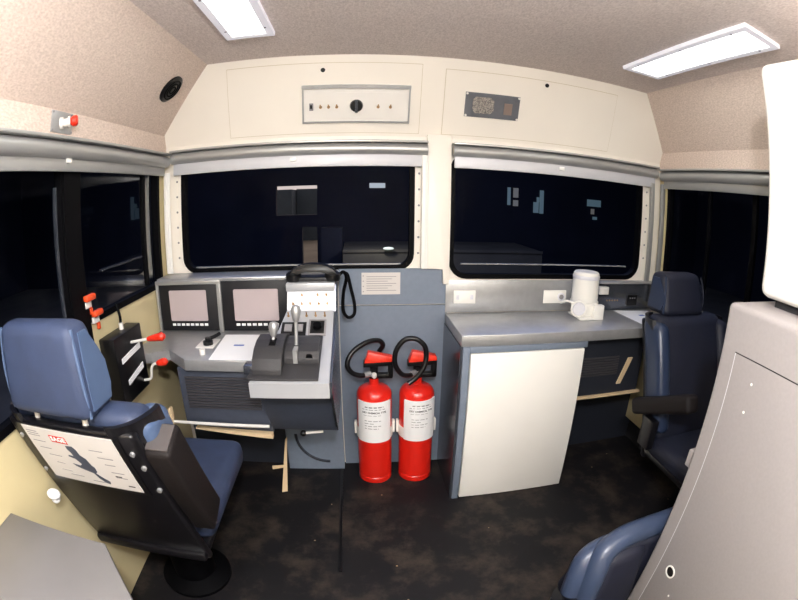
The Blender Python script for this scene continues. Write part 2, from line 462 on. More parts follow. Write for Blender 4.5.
# ------------------------------------------------------------------ ceiling lamps
def lamp(label, x0, x1, y0, y1):
    r = thing('ceiling_light', label, 'ceiling light', ((x0+x1)/2, (y0+y1)/2, ZC), group='recessed fluorescent ceiling lights')
    mb = MB(); ring_plate(mb, (x0+.028, x1-.028, y0+.03, y1-.03, .006), (x0, x1, y0, y1), lambda u, v, t: (u, v, t), ZC-.016, ZC)
    mb.build('frame', 'lamp_edge', r)
    MB().box(x0+.028, x1-.028, y0+.03, y1-.03, ZC-.013, ZC-.004).build('diffuser', 'diffuser', r)
    for x in (x0+.02, x1-.02):
        for t in (.12, .5, .88): MB().cyl((x, y0+(y1-y0)*t, ZC-.0155), (x, y0+(y1-y0)*t, ZC-.018), .005, seg=8).build('clip', 'ink_grey', r)
lamp('long ceiling light over the right side, seen whole', 1.118, 1.327, .82, 1.58)
lamp('ceiling light over the left side, cut off by the top edge', -.503, -.316, .78, 1.563)

# ------------------------------------------------------------------ bulkhead fittings
def bslab(mb, x0, x1, z0, z1, o0, o1):
    return mb.hexa([bh(x0, z0, o0), bh(x1, z0, o0), bh(x1, z0, o1), bh(x0, z0, o1), bh(x0, z1, o0), bh(x1, z1, o0), bh(x1, z1, o1), bh(x0, z1, o1)])
r = thing('switch_panel', 'recessed stainless switch panel above the left windscreen', 'switch panel', bh(-.008, 1.754))
mb = MB(); bslab(mb, -.244, .228, 1.756, 1.918, .003, .006); mb.build('back_plate', 'steel_light', r)
mb = MB()
bslab(mb, -.25, .234, 1.905, 1.92, .003, .022); bslab(mb, -.25, .234, 1.752, 1.760, .003, .014)
bslab(mb, -.25, -.243, 1.752, 1.92, .003, .016); bslab(mb, .227, .234, 1.752, 1.92, .003, .016)
mb.build('tray_edge', 'steel', r)
mb = MB(); bslab(mb, -.095, .21, 1.775, 1.885, .006, .009); mb.build('sub_plate', 'steel_light', r)
mb = MB(); mb.cyl(bh(-.006, 1.826, .009), bh(-.006, 1.826, .022), .030, .026, 24); k = mb.build('rotary_knob', 'black', r)
mb = MB(); bslab(mb, -.012, 0, 1.80, 1.856, .022, .034); mb.build('knob_grip', 'steel_dark', k)
mb = MB(); bslab(mb, -.218, -.20, 1.808, 1.84, .006, .012); k = mb.build('rocker_switch', 'ink_grey', r)
mb = MB(); bslab(mb, -.214, -.204, 1.818, 1.834, .012, .018); mb.build('rocker', 'black', k)
for x in (-.167, -.131, -.094, .091, .146):
    mb = MB(); mb.cyl(bh(x, 1.822, .006), bh(x, 1.822, .014), .007, seg=10).cyl(bh(x, 1.824, .012), bh(x, 1.834, .03), .0035, seg=8)
    mb.build('toggle_switch', 'gold', r)
r = thing('intercom_speaker', 'grey intercom speaker plate above the right windscreen', 'speaker', bh(.62, 1.797))
mb = MB(); bslab(mb, .487, .752, 1.797, 1.908, .003, .009); mb.build('face_plate', 'speaker_face', r)
pts = [(.535, 1.816), (.61, 1.816), (.625, 1.832), (.625, 1.875), (.61, 1.89), (.535, 1.89), (.522, 1.875), (.522, 1.832)]
mb = MB(); a = [mb.bm.verts.new(bh(x, z, .0092)) for x, z in pts]; b = [mb.bm.verts.new(bh(x, z, .012)) for x, z in pts]
mb.bm.faces.new(b)
for i in range(8): mb.bm.faces.new([a[i], a[(i+1) % 8], b[(i+1) % 8], b[i]])
mb.build('speaker_grille', 'mesh', r)
mb = MB(); bslab(mb, .676, .716, 1.82, 1.872, .009, .0115); mb.build('indicator_lens', 'lens', r)
for x, z in ((.493, 1.803), (.746, 1.803), (.493, 1.902), (.746, 1.902)):
    MB().cyl(bh(x, z, .009), bh(x, z, .012), .0055, seg=10).build('screw', 'steel_light', r)
# speaker grille on the left sloping lining
sl_n = Vector((.305, 0, -.265)).normalized(); sl_d = Vector((.265, 0, .305)).normalized()
c = Vector((-.808, 1.742, 1.914))
r = thing('round_speaker', 'round black speaker grille in the left sloping lining', 'speaker', c)
MB().lathe([(.066, 0), (.066, .6), (.058, 1)], c-sl_n*.002, c+sl_n*.010, 32).build('rim', 'black', r)
mb = MB()
for rr in (.05, .035, .02): mb.lathe([(rr, 0), (rr, 1), (rr-.006, 1), (rr-.006, 0)], c+sl_n*.0102, c+sl_n*.013, 28, cap=False)
mb.build('grille_ring', 'black_soft', r)
# red push button on a plate, left wall
r = thing('emergency_button', 'red push button on a square steel plate on the left wall', 'button', (XL+.006, 1.143, 1.675))
MB().box(XL+.006, XL+.010, 1.083, 1.203, 1.672, 1.743, .001).build('back_plate', 'steel', r)
MB().lathe([(.02, 0), (.02, .25), (.013, .26), (.013, .6), (.019, .62), (.019, .8)], (XL+.010, 1.132, 1.702), (XL+.052, 1.155, 1.706), 18).build('collar', 'steel_light', r)
MB().lathe([(.012, 0), (.018, .3), (.018, .8), (.013, 1)], (XL+.044, 1.151, 1.705), (XL+.066, 1.163, 1.707), 20).build('button_cap', 'red_plastic', r)
for y, z in ((1.089, 1.678), (1.197, 1.678), (1.089, 1.737), (1.197, 1.737)): MB().cyl((XL+.010, y, z), (XL+.013, y, z), .004, seg=8).build('screw', 'ink_grey', r)

# ------------------------------------------------------------------ driver's console
ZD = .82
r = thing('driver_console', 'steel driving desk with monitors under the left windscreen', 'console', (-.65, 1.8, .0))
MB().box(-.945, -.304, 1.862, 2.022, 1.050, 1.066, .003).box(-.30, -.085, 1.992, 2.022, 1.046, 1.066, .003).build('ledge', 'steel', r)
# monitor bays
def monitor(x0, x1, sx0, sx1, nb):
    mb = MB().box(x0, x1, 1.862, 1.90, ZD+.001, 1.05, .002); f = mb.build('monitor_bezel', 'bezel', r)
    mb = MB(); pts, _ = rrect(sx0, sx1, .868, 1.012, .006)
    mb.prism(pts, 1.859, 1.8622, 'y'); mb.build('screen', 'screen', f)
    w = (sx1-sx0)/nb
    for k in range(nb):
        MB().box(sx0+w*k+w*.18, sx0+w*(k+1)-w*.12, 1.857, 1.862, .845, .856, .001).build('soft_key', 'paper', f)
monitor(-.938, -.634, -.883, -.690, 8)
monitor(-.614, -.305, -.556, -.349, 8)
mb = MB().box(-.634, -.614, 1.850, 1.90, ZD, 1.05, .002).box(-.95, -.938, 1.850, 1.90, ZD, 1.05, .002).box(-.95, -.614, 1.848, 1.86, 1.040, 1.058, .002)
mb.build('bay_frame', 'alu_paint', r)
# desk top with a notched front edge and a turned-down lip
top = [(-.953, 1.90), (-.953, 1.545), (-.855, 1.545), (-.79, 1.60), (-.675, 1.485), (-.36, 1.485), (-.36, 1.90)]
MB().prism(top, ZD-.045, ZD, 'z', .004).build('desk_top', 'steel', r)
# under-desk heater box
mb = MB().box(-.73, -.36, 1.52, 1.98, .53, ZD-.046, .004); k = mb.build('heater_casing', 'bluegrey_dark', r)
mb = MB()
for i in range(12): mb.box(-.70, -.385, 1.513, 1.521, .60+.012*i, .606+.012*i)
mb.build('heater_grille', 'grille', k)
MB().box(-.72, -.36, 1.56, 1.60, .468, .53).build('lower_rail', 'bluegrey_dark', r)
MB().hexa([(-.70, 1.535, .487), (-.36, 1.535, .455), (-.36, 1.56, .455), (-.70, 1.56, .487), (-.70, 1.535, .492), (-.36, 1.535, .477), (-.36, 1.56, .477), (-.70, 1.56, .492)]).build('cream_edging', 'tape', r)
# pedestal and raised control stand
MB().box(-.39, -.09, 1.965, 2.02, 0, .62).build('pedestal', 'bluegrey', r)
# quarter-round recess moulded in the pedestal
mb = MB(); n = 14; pc = (-.165, .225)
for k in range(n):
    a0, a1 = pi+pi/2*k/n, pi+pi/2*(k+1)/n
    P = lambda a, rr, y: (pc[0]+rr*cos(a), y, pc[1]+rr*sin(a))
    mb.hexa([P(a0, .165, 1.9651), P(a0, .18, 1.9651), P(a1, .18, 1.9651), P(a1, .165, 1.9651), P(a0, .168, 1.957), P(a0, .177, 1.957), P(a1, .177, 1.957), P(a1, .168, 1.957)])
mb.build('recess_rim', 'steel_dark', r)
prof = [(1.33, .745), (1.33, .80), (1.62, .866), (1.765, .938), (1.795, 1.012), (1.98, 1.045), (1.98, .745)]
hx = lambda y: -.375 if y < 1.5 else (-.325 if y < 1.7 else -.295)
mb = MB(); bm = mb.bm
Lv = [bm.verts.new((hx(y), y, z)) for y, z in prof]; Rv = [bm.verts.new((-.098, y, z)) for y, z in prof]
bm.faces.new(Lv); bm.faces.new(Rv[::-1])
for i in range(len(prof)): bm.faces.new([Lv[i], Rv[i], Rv[(i+1) % 7], Lv[(i+1) % 7]])
st = mb.build('control_stand', 'stand_metal', r)
MB().hexa([(-.36, 1.56, .49), (-.092, 1.56, .485), (-.092, 2.0, .45), (-.36, 2.0, .45), (-.37, 1.40, .744), (-.104, 1.40, .744), (-.092, 2.0, .76), (-.37, 2.0, .76)], .003).build('stand_body', 'bluegrey_dark', r)
# polished right flank down to the wall
MB().prism([(1.345, .75), (1.345, .797), (1.62, .862), (1.765, .934), (1.80, 1.04), (2.02, 1.06), (2.02, .45), (1.57, .48)], -.097, -.089, 'x').build('side_panel', 'steel_dark', r)
MB().box(-.30, -.092, 1.79, 1.99, 1.013, 1.048, .004).build('stand_cap', 'stand_metal', r)
# toggles on the upright panel and the slope
def up(x, t, o=0.):   # upright face between (1.765,.938) and (1.795,1.012)
    y = 1.765+.03*t; z = .938+.074*t; return Vector((x, y-o*.926, z+o*.376))
def sl(x, t, o=0.):   # sloped switch face between (1.62,.866) and (1.765,.938)
    y = 1.62+.145*t; z = .866+.072*t; return Vector((x, y-o*.445, z+o*.896))
def toggle(fn, x, t, name='toggle_switch'):
    mb = MB().cyl(fn(x, t), fn(x, t, .005), .0052, seg=10); mb.cyl(fn(x, t, .004), fn(x, t, .017)+Vector((0, 0, .003)), .0024, .0032, 8)
    mb.build(name, 'gold', st)
for k in range(5): toggle(up, -.268+.036*k, .34)
for k, x in enumerate((-.232, -.165, -.128)): toggle(up, x, .8, 'indicator')
for k in range(5): toggle(sl, -.285+.038*k, .78)
def inset(x0, x1, t0, t1, o, name, m, parent):
    mb = MB(); mb.hexa([sl(x0, t0, 0), sl(x1, t0, 0), sl(x1, t1, 0), sl(x0, t1, 0), sl(x0, t0, o), sl(x1, t0, o), sl(x1, t1, o), sl(x0, t1, o)])
    return mb.build(name, m, parent)
k = inset(-.305, -.205, .08, .52, .006, 'push_button_block', 'black', st)
for x in (-.292, -.247):
    for t in (.30,): inset(x, x+.03, t-.12, t+.12, .011, 'push_button', 'ink_grey', k)
k = inset(-.195, -.125, .06, .62, .005, 'rotary_switch_plate', 'ink_grey', st)
inset(-.188, -.132, .12, .56, .007, 'dark_face', 'black', k)
MB().lathe([(.018, 0), (.016, 1)], sl(-.16, .34, .006), sl(-.16, .34, .02), 18).build('rotary_knob', 'black_soft', k)
# quadrant housing: two black drums with slots
dr = [(1.36, .806), (1.365, .835), (1.385, .868), (1.425, .893), (1.48, .906), (1.545, .906), (1.60, .890), (1.612, .864)]
h = MB().prism(dr, -.368, -.262, 'x', .003).build('quadrant_housing', 'black_crackle', r)
dr2 = [(1.43, .824), (1.432, .850), (1.45, .872), (1.49, .889), (1.54, .895), (1.59, .886), (1.612, .868)]
MB().prism(dr2, -.262, -.138, 'x', .003).build('quadrant_drum', 'black_crackle', h)
MB().hexa([(-.385, 1.342, .802), (-.135, 1.342, .802), (-.135, 1.62, .864), (-.345, 1.62, .864), (-.385, 1.342, .812), (-.135, 1.342, .812), (-.135, 1.62, .876), (-.345, 1.62, .876)], .003).build('quadrant_base', 'black_crackle', h)
MB().box(-.228, -.213, 1.424, 1.47, .835, .884).build('lever_slot', 'steel', h)
MB().lathe([(.012, 0), (.012, 1)], (-.172, 1.434, .852), (-.172, 1.442, .858), 14).build('lock_button', 'black_soft', h)
MB().box(-.408, -.368, 1.40, 1.45, .80, .835, .004).build('side_latch', 'steel_dark', h)
def lever(x, p0, p1, kn):
    d = Vector(p1)-Vector(p0)
    k = MB().cyl(p0, p1, .007, .006, 12).build('lever', 'steel', r)
    p1 = Vector(p1); q = p1+d.normalized()*kn
    MB().lathe([(.007, 0), (.012, .12), (.017, .45), (.019, .7), (.014, .93), (.005, 1)], p1, q, 18).build('lever_knob', 'steel', k)
lever(-.304, (-.304, 1.47, .90), (-.303, 1.475, .918), .055)
MB().hexa([(-.320, 1.435, .890), (-.288, 1.435, .890), (-.288, 1.49, .904), (-.320, 1.49, .904), (-.311, 1.45, .908), (-.297, 1.45, .908), (-.297, 1.485, .912), (-.311, 1.485, .912)]).build('lever_boot', 'black_soft', r)
lever(-.221, (-.221, 1.48, .885), (-.220, 1.495, .965), .062)
# T-handle below the stand
k = MB().cyl((-.235, 1.60, .448), (-.155, 1.60, .456), .006, seg=10).build('release_handle', 'steel_light', r)
MB().ball((-.24, 1.60, .446), .014).build('ball_grip', 'black', k)
# footrest rail
MB().cyl((-.95, 1.50, .537), (-.36, 1.50, .535), .007, seg=12).build('footrest_rail', 'steel_light', r)
MB().box(-.795, -.782, 1.485, 1.515, .49, .60, .003).build('rail_bracket', 'tape', r)
# small key switch & plate on the desk
k = MB().box(-.675, -.595, 1.62, 1.735, ZD, ZD+.004, .001).build('switch_plate', 'steel_light', r)
MB().lathe([(.022, 0), (.022, .5), (.012, .6), (.012, 1)], (-.628, 1.66, ZD+.004), (-.628, 1.66, ZD+.034), 16).build('selector_knob', 'black', k)
MB().tube([(-.628, 1.66, ZD+.026), (-.60, 1.69, ZD+.032), (-.588, 1.71, ZD+.036)], .008, 10).build('selector_pointer', 'black', k)
MB().lathe([(.012, 0), (.012, 1)], (-.617, 1.55, ZD), (-.617, 1.55, ZD+.022), 14).build('push_button', 'steel_light', r)

# papers on the desk
def sheet(pts, z, label, marks, group=None, name='paper_sheet'):
    mb = MB().prism(pts, z, z+.0015, 'z')
    o = solo(mb, name, 'paper', label, 'paper', group)
    return o
o = sheet([(-.572, 1.492), (-.40, 1.492), (-.405, 1.80), (-.59, 1.80)], ZD+.0002, 'white paper sheet with small blue mark on the driving desk', None)
add = text_mb('WAGR', .022, Matrix.Translation((-.49, 1.655, ZD+.0026)), depth=.0003, bold=.0008) if False else MB().box(-.512, -.468, 1.650, 1.664, ZD+.0022, ZD+.0027)
add.build('blue_mark', 'ink_blue', o, org=o.location)
o = sheet([(1.385, 1.695), (1.60, 1.84), (1.60, 1.955), (1.375, 1.985)], .8502, 'white paper sheet with small blue mark on the right counter', None)
MB().box(1.475, 1.51, 1.855, 1.875, .8522, .8527).build('blue_mark', 'ink_blue', o, org=o.location)

# telephone handset on top of the stand
r = thing('radio_handset', 'black radio handset lying on the control stand', 'handset', (-.19, 1.85, 1.048))
arc_o = []; arc_i = []
for k in range(15):
    t = k/14; a = pi*(1-t)
    arc_o.append((-.188+.104*cos(a), 1.075+.050*sin(a))); arc_i.append((-.188+.080*cos(a), 1.066+.026*sin(a)))
mb = MB(); mb.prism(arc_o+arc_i[::-1], 1.815, 1.865, 'y', .005, 2); mb.build('grip', 'black', r)
for x in (-.272, -.104):
    MB().lathe([(.030, 0), (.034, .25), (.034, .7), (.022, 1)], (x, 1.84, 1.0485), (x, 1.84, 1.09), 22).build('earpiece', 'black', r)
MB().box(-.275, -.10, 1.82, 1.90, 1.0485, 1.066, .004).build('cradle', 'bezel', r)
cord = []
base = [(-.085, 1.85, 1.062), (-.058, 1.86, 1.082), (-.046, 1.875, 1.05), (-.060, 1.90, .98), (-.062, 1.90, .90), (-.040, 1.90, .868), (-.014, 1.905, .882), (-.012, 1.91, .93), (-.028, 1.925, 1.0), (-.042, 1.94, 1.055), (-.058, 1.95, 1.062)]
MB().tube(base, .0075, 10, 6).build('coiled_cord', 'black_soft', r)

# notice on the dado
r = thing('notice', 'white printed notice on the blue-grey panel below the sill', 'notice', (.112, YF-.013, .945))
MB().box(.022, .204, YF-.0145, YF-.012, .946, 1.05).build('sheet', 'plate', r)
for i in range(7): MB().box(.045, .185-.02*(i % 3), YF-.0150, YF-.0145, 1.030-.011*i, 1.0325-.011*i).build('printed_line', 'ink_grey', r)
for z in (1.035, 1.01, .985, .96): MB().cyl((.03, YF-.0145, z), (.03, YF-.0152, z), .003, seg=8).build('punch_hole', 'ink_grey', r)

# ------------------------------------------------------------------ lever box on the left wall
r = thing('brake_lever_box', 'black wall box with two red handled levers left of the desk', 'control box', (XL+.035, 1.42, .69))
MB().box(XL+.002, XL+.075, 1.305, 1.535, .69, .955, .006).build('box', 'black', r)
for z, y0, y1, dz in ((.862, 1.34, 1.50, .012), (.77, 1.36, 1.50, .02)):
    MB().hexa([(XL+.0752, y0, z-.012), (XL+.0752, y1, z+dz-.012), (XL+.078, y1, z+dz-.012), (XL+.078, y0, z-.012), (XL+.0752, y0, z+.008), (XL+.0752, y1, z+dz+.012), (XL+.078, y1, z+dz+.012), (XL+.078, y0, z+.008)]).build('label_strip', 'paper', r)
k = MB().cyl((XL+.075, 1.434, .905), (-.795, 1.434, .920), .0055, seg=10).build('lever', 'steel_light', r)
MB().lathe([(.007, 0), (.010, .1), (.014, .5), (.017, .85), (.010, 1)], (-.80, 1.434, .919), (-.722, 1.434, .932), 16).build('handle_grip', 'red_plastic', k)
k = MB().tube([(XL+.075, 1.49, .725), (-.845, 1.49, .735), (-.835, 1.49, .775), (-.822, 1.49, .795), (-.80, 1.49, .80)], .0055, 10, 4).build('lever', 'steel_light', r)
MB().lathe([(.007, 0), (.012, .15), (.016, .6), (.015, .85), (.008, 1)], (-.805, 1.49, .80), (-.755, 1.49, .812), 16).build('handle_grip', 'red_plastic', k)
k = MB().tube([(XL+.03, 1.44, .956), (XL+.03, 1.45, 1.0), (XL+.012, 1.46, 1.05)], .006, 8).build('cable', 'black_soft', r)
MB().cyl((XL+.035, 1.44, .945), (XL+.035, 1.44, .98), .010, seg=12).build('cable_gland', 'steel_light', r)
# window latches on the post
for (y, z, lab) in ((1.262, 1.115, 'upper orange window catch on the black left window post'), (1.30, 1.052, 'lower orange window catch beside the seat headrest')):
    r = thing('window_catch', lab, 'window catch', (XL+.013, y, z-.03), group='orange window catches')
    MB().box(XL+.0005, XL+.016, y-.02, y+.02, z-.032, z-.008, .003).build('catch_body', 'steel_light', r)
    MB().box(XL+.012, XL+.035, y-.03, y+.03, z-.006, z+.016, .006).build('catch_grip', 'orange', r)
    MB().box(XL+.001, XL+.014, y+.012, y+.026, z-.06, z-.034, .003).build('catch_tongue', 'orange', r)

# ------------------------------------------------------------------ fire extinguishers
def extinguisher(label, x, y, hose, lx0, lx1):
    R_ = .0845
    r = thing('fire_extinguisher', label, 'fire extinguisher', (x, y, 0), group='red fire extinguishers')
    MB().lathe([(R_-.006, 0), (R_, .004), (R_, .03), (R_-.003, .034), (R_-.003, .036), (R_, .04), (R_, .485), (R_-.003, .500), (R_-.012, .515), (R_-.028, .526), (R_-.048, .532), (.027, .536), (.023, .540), (.022, .575)], (x, y, 0), None, 40).build('tank', 'red', r)
    # valve and handle
    v = MB().lathe([(.026, 0), (.026, .3), (.02, .35), (.02, 1)], (x, y, .572), (x, y, .625), 20).build('valve', 'black', r)
    MB().lathe([(.013, 0), (.013, .6), (.009, 1)], (x, y-.018, .592), (x, y-.040, .590), 18).build('pressure_gauge', 'steel_light', v)
    MB().box(x+.01, x+.088, y-.018, y+.018, .570, .592, .004).build('lower_handle', 'black', r)
    MB().box(x+.066, x+.09, y-.018, y+.018, .575, .66, .004).build('handle_post', 'black', r)
    MB().hexa([(x-.05, y-.021, .628), (x+.088, y-.021, .635), (x+.088, y+.021, .635), (x-.05, y+.021, .628), (x-.048, y-.021, .656), (x+.09, y-.021, .664), (x+.09, y+.021, .664), (x-.048, y+.021, .656)], .005).build('upper_handle', 'black', r)
    MB().hexa([(x-.046, y-.024, .650), (x+.09, y-.024, .656), (x+.09, y+.024, .656), (x-.046, y+.024, .650), (x-.026, y-.02, .704), (x+.086, y-.02, .678), (x+.086, y+.02, .678), (x-.026, y+.02, .704)], .004).build('squeeze_lever', 'red_plastic', r)
    h = MB().tube(hose, .0115, 12, 6).build('hose', 'black', r)
    a = Vector(hose[0]); b = Vector(hose[1]); d = (b-a).normalized()
    MB().cyl(a-d*.004, a+d*.03, .0145, seg=14).build('hose_coupling', 'steel', h)
    # paper label wrapped on the tank, printed lines, strap with buckle
    lab = MB(); n = 24; a0, a1 = lx0, lx1
    def C(a, z, rr): return (x+rr*sin(a), y-rr*cos(a), z)
    def band(mb, a0, a1, z0, z1, r0, r1, n=24):
        bm = mb.bm; R4 = []
        for k in range(n+1):
            a = a0+(a1-a0)*k/n
            R4.append([bm.verts.new(C(a, z, rr)) for z, rr in ((z0, r0), (z0, r1), (z1, r1), (z1, r0))])
        for p, q in zip(R4, R4[1:]):
            for i in range(4): bm.faces.new([p[i], p[(i+1) % 4], q[(i+1) % 4], q[i]])
        bm.faces.new(R4[0]); bm.faces.new(R4[-1][::-1])
        return mb
    L = band(lab, a0, a1, .258, .478, R_+.0005, R_+.0062).build('paper_label', 'paper', r)
    am = (a0+a1)/2
    def txt(s, size, z, da=0., bold=0.):
        rr = R_+.0063
        def bend(co): return C(am+da+co.x/rr, z+co.y, rr+co.z)
        return text_mb(s, size, Matrix.Identity(4), bend=bend, depth=.0004, bold=bold)
    t = txt('DRY CHEMICAL TYPE', .0125, .424, bold=.0003)
    t.build('title_lettering', 'ink', L)
    rnd = random.Random(3)
    def dashes(z, s0, s1, h):
        s = s0
        while s < s1:
            w = rnd.uniform(.010, .022)
            band(MB(), am+s/R_, am+min(s+w, s1)/R_, z, z+h, R_+.0058, R_+.0066, 3).build('printed_word', 'ink_grey', L); s += w+.005
    dashes(.450, -.042, .042, .006); dashes(.439, -.055, .05, .003)
    dashes(.408, -.05, .03, .002)
    for i, e in enumerate((.03, .0, .03, .02)): dashes(.378-.014*i, -.045, e, .003)
    s = band(MB(), -2.3, 2.3, .262, .318, R_+.0002, R_+.0045, 48).build('strap', 'white_plastic', r)
    for sg in (-1, 1):
        a = sg*1.62
        c = C(a, .300, R_+.009)
        MB().box(c[0]-.006, c[0]+.006, c[1]-.014, c[1]+.014, .270, .335, .002).build('strap_buckle', 'white_plastic', s)
    MB().box(x-.05, x+.05, y+.092, 2.017, .255, .335, .003).build('wall_bracket', 'black', r)
e1 = [(.052, 1.885, .597), (.015, 1.865, .598), (-.030, 1.85, .620), (-.050, 1.85, .665), (-.022, 1.87, .715), (.04, 1.90, .748), (.095, 1.925, .748), (.118, 1.94, .720), (.10, 1.95, .685)]
extinguisher('left one of two red fire extinguishers, strapped next to the driving desk', .073, 1.905, e1, -1.05, .95)
e2 = [(.262, 1.88, .600), (.235, 1.85, .600), (.195, 1.82, .620), (.165, 1.815, .67), (.168, 1.815, .735), (.205, 1.815, .785), (.255, 1.81, .790), (.295, 1.81, .755), (.303, 1.81, .70), (.288, 1.80, .65), (.252, 1.795, .605), (.222, 1.79, .585)]
extinguisher('right one of two red fire extinguishers, strapped next to the white fridge', .279, 1.905, e2, -.85, 1.15)

# masking tape scraps
r = thing('tape_scrap', 'torn beige masking tape hanging by the console foot', 'tape', (-.385, 1.85, 0))
MB().hexa([(-.405, 1.745, .001), (-.378, 1.755, .001), (-.378, 1.757, .002), (-.405, 1.747, .002), (-.392, 1.945, .20), (-.380, 1.945, .22), (-.380, 1.947, .22), (-.392, 1.947, .20)]).build('long_strip', 'tape', r)
MB().hexa([(-.455, 1.83, .085), (-.385, 1.84, .095), (-.385, 1.842, .095), (-.455, 1.832, .085), (-.455, 1.83, .108), (-.385, 1.84, .11), (-.385, 1.842, .11), (-.455, 1.832, .108)]).build('short_strip', 'tape', r)

# ------------------------------------------------------------------ right counter and fridge
r = thing('steel_counter', 'stainless steel counter below the right windscreen', 'counter', (1.04, 1.84, 0))
MB().prism([(.423, YF-.014), (.423, 1.657), (1.40, 1.657), (1.66, 1.80), (1.66, YF-.014)], .80, .85, 'z', .004).build('counter_top', 'steel', r)
MB().box(.423, 1.668, YF-.014, YF-.002, .8505, 1.012, .003).build('splashback', 'steel', r)
MB().box(.420, .432, 1.665, YF-.013, 0, .80).build('end_panel', 'steel_dark', r)
MB().box(.432, .462, 1.655, 1.68, 0, .799, .002).build('front_stile', 'bluegrey', r)
MB().box(.462, 1.03, 1.66, 1.68, .77, .799, .002).build('front_rail', 'bluegrey', r)
r = thing('bar_fridge', 'white fronted bar fridge built in under the counter', 'fridge', (.74, 1.83, 0))
MB().box(.464, 1.028, 1.682, 2.0, .01, .768).build('body', 'bluegrey_dark', r)
MB().box(.467, 1.014, 1.655, 1.68, .006, .767, .004).build('door', 'white', r)
MB().box(.47, 1.01, 1.70, 1.75, 0, .0105).build('foot', 'black', r)
# assistant's heater unit under the counter
r = thing('heater_unit', 'dark heater unit with cream trim under the counter right of the fridge', 'heater', (1.23, 1.88, .45))
MB().box(1.035, 1.45, 1.75, 2.01, .475, .798).build('casing', 'navy_dark', r)
mb = MB()
for i in range(8): mb.box(1.05, 1.29, 1.743, 1.751, .58+.013*i, .587+.013*i)
mb.build('grille', 'grille', r)
MB().hexa([(1.300, 1.742, .525), (1.325, 1.742, .525), (1.325, 1.752, .525), (1.300, 1.752, .525), (1.352, 1.742, .665), (1.380, 1.742, .665), (1.380, 1.752, .665), (1.352, 1.752, .665)]).build('cream_strip', 'tape', r)
MB().box(1.035, 1.47, 1.735, 1.752, .462, .474).build('cream_edging', 'tape', r)
# sockets
def socket(label, x0, x1, z0, z1, dial):
    r = thing('wall_socket', label, 'socket', ((x0+x1)/2, YF-.016, z0), group='white outlet plates')
    MB().box(x0, x1, YF-.022, YF-.0145, z0, z1, .003).build('plate', 'white_plastic', r)
    if dial:
        c = ((x0+x1)/2+.035, YF-.022, (z0+z1)/2)
        MB().lathe([(.021, 0), (.02, 1)], c, (c[0], c[1]-.006, c[2]), 22).build('outlet', 'lamp_frame', r)
        MB().lathe([(.013, 0), (.013, 1)], (c[0], c[1]-.006, c[2]), (c[0], c[1]-.0075, c[2]), 18).build('outlet_face', 'ink_grey', r)
    else:
        for x in (x0+.02, x1-.02): MB().box(x-.008, x+.008, YF-.025, YF-.0222, (z0+z1)/2-.012, (z0+z1)/2+.012, .002).build('switch', 'lamp_frame', r)
socket('white switch plate on the splashback, nearer the centre column', .462, .572, .897, .962, False)
socket('white outlet plate with round socket, beside the white jug', .938, 1.07, .892, .960, True)
# jug with bracket
r = thing('water_jug', 'white jug standing in a bracket on the steel counter', 'jug', (1.115, 1.905, .85))
MB().lathe([(.058, 0), (.064, .01), (.069, .04), (.0705, .10), (.069, .198), (.067, .210), (.06, .217), (.045, .218)], (1.125, 1.905, .8615), None, 36).build('jug_body', 'white_plastic', r)
MB().lathe([(.0695, 0), (.0715, .006), (.0715, .014), (.069, .018)], (1.125, 1.905, 1.044), None, 36, cap=False).build('lid_rim', 'lamp_frame', r)
MB().box(1.14, 1.20, 1.815, 1.85, .8525, .925, .006).build('bracket_block', 'white_plastic', r)
MB().box(1.062, 1.20, 1.815, 1.96, .8505, .861, .004).build('bracket_base', 'white_plastic', r)
mb = MB(); mb.lathe([(.072, 0), (.075, .1), (.075, .9), (.072, 1)], (1.125, 1.905, .918), (1.125, 1.905, .932), 36, cap=False); mb.build('clamp_ring', 'white_plastic', r)
c = Vector((1.058, 1.835, .905)); n_ = Vector((-.35, -.93, 0)).normalized()
mb = MB()
u_ = n_.cross(Vector((0, 0, 1)))
ring = [c+(u_*cos(2*pi*k/28)+Vector((0, 0, 1))*sin(2*pi*k/28))*.038 for k in range(29)]
mb.tube(ring, .005, 8, 0); mb.build('hand_loop', 'white_plastic', r)
MB().lathe([(.033, 0), (.030, 1)], c+n_*.001, c+n_*.008, 24).build('dial', 'lamp_frame', r)
MB().tube([(1.0, 1.93, .915), (1.012, 1.88, .935), (1.03, 1.845, .932)], .006, 8).build('hook', 'white_plastic', r)
# instrument box at the right end
r = thing('instrument_box', 'dark steel instrument box at the right end of the counter', 'instrument box', (1.46, 1.99, .852))
MB().box(1.27, 1.662, 2.0, 2.0155, .8515, 1.0, .003).build('case', 'steel_dark', r)
MB().box(1.26, 1.67, 1.975, 2.0155, 1.0, 1.012, .003).build('case_lid', 'steel', r)
MB().box(1.255, 1.315, 1.965, 2.0, .945, .985, .002).build('latch_block', 'steel_light', r)
for k in range(5): MB().cyl((1.33+.018*k, 2.0, .905), (1.33+.018*k, 1.994, .905), .004, seg=8).build('indicator', 'gold', r)
k = MB().box(1.47, 1.54, 1.99, 2.0, .875, .935, .002).build('gauge', 'black', r)
for x in (1.488, 1.505, 1.522): MB().cyl((x, 1.99, .918), (x, 1.987, .918), .004, seg=8).build('gauge_lamp', 'ink_grey', k)

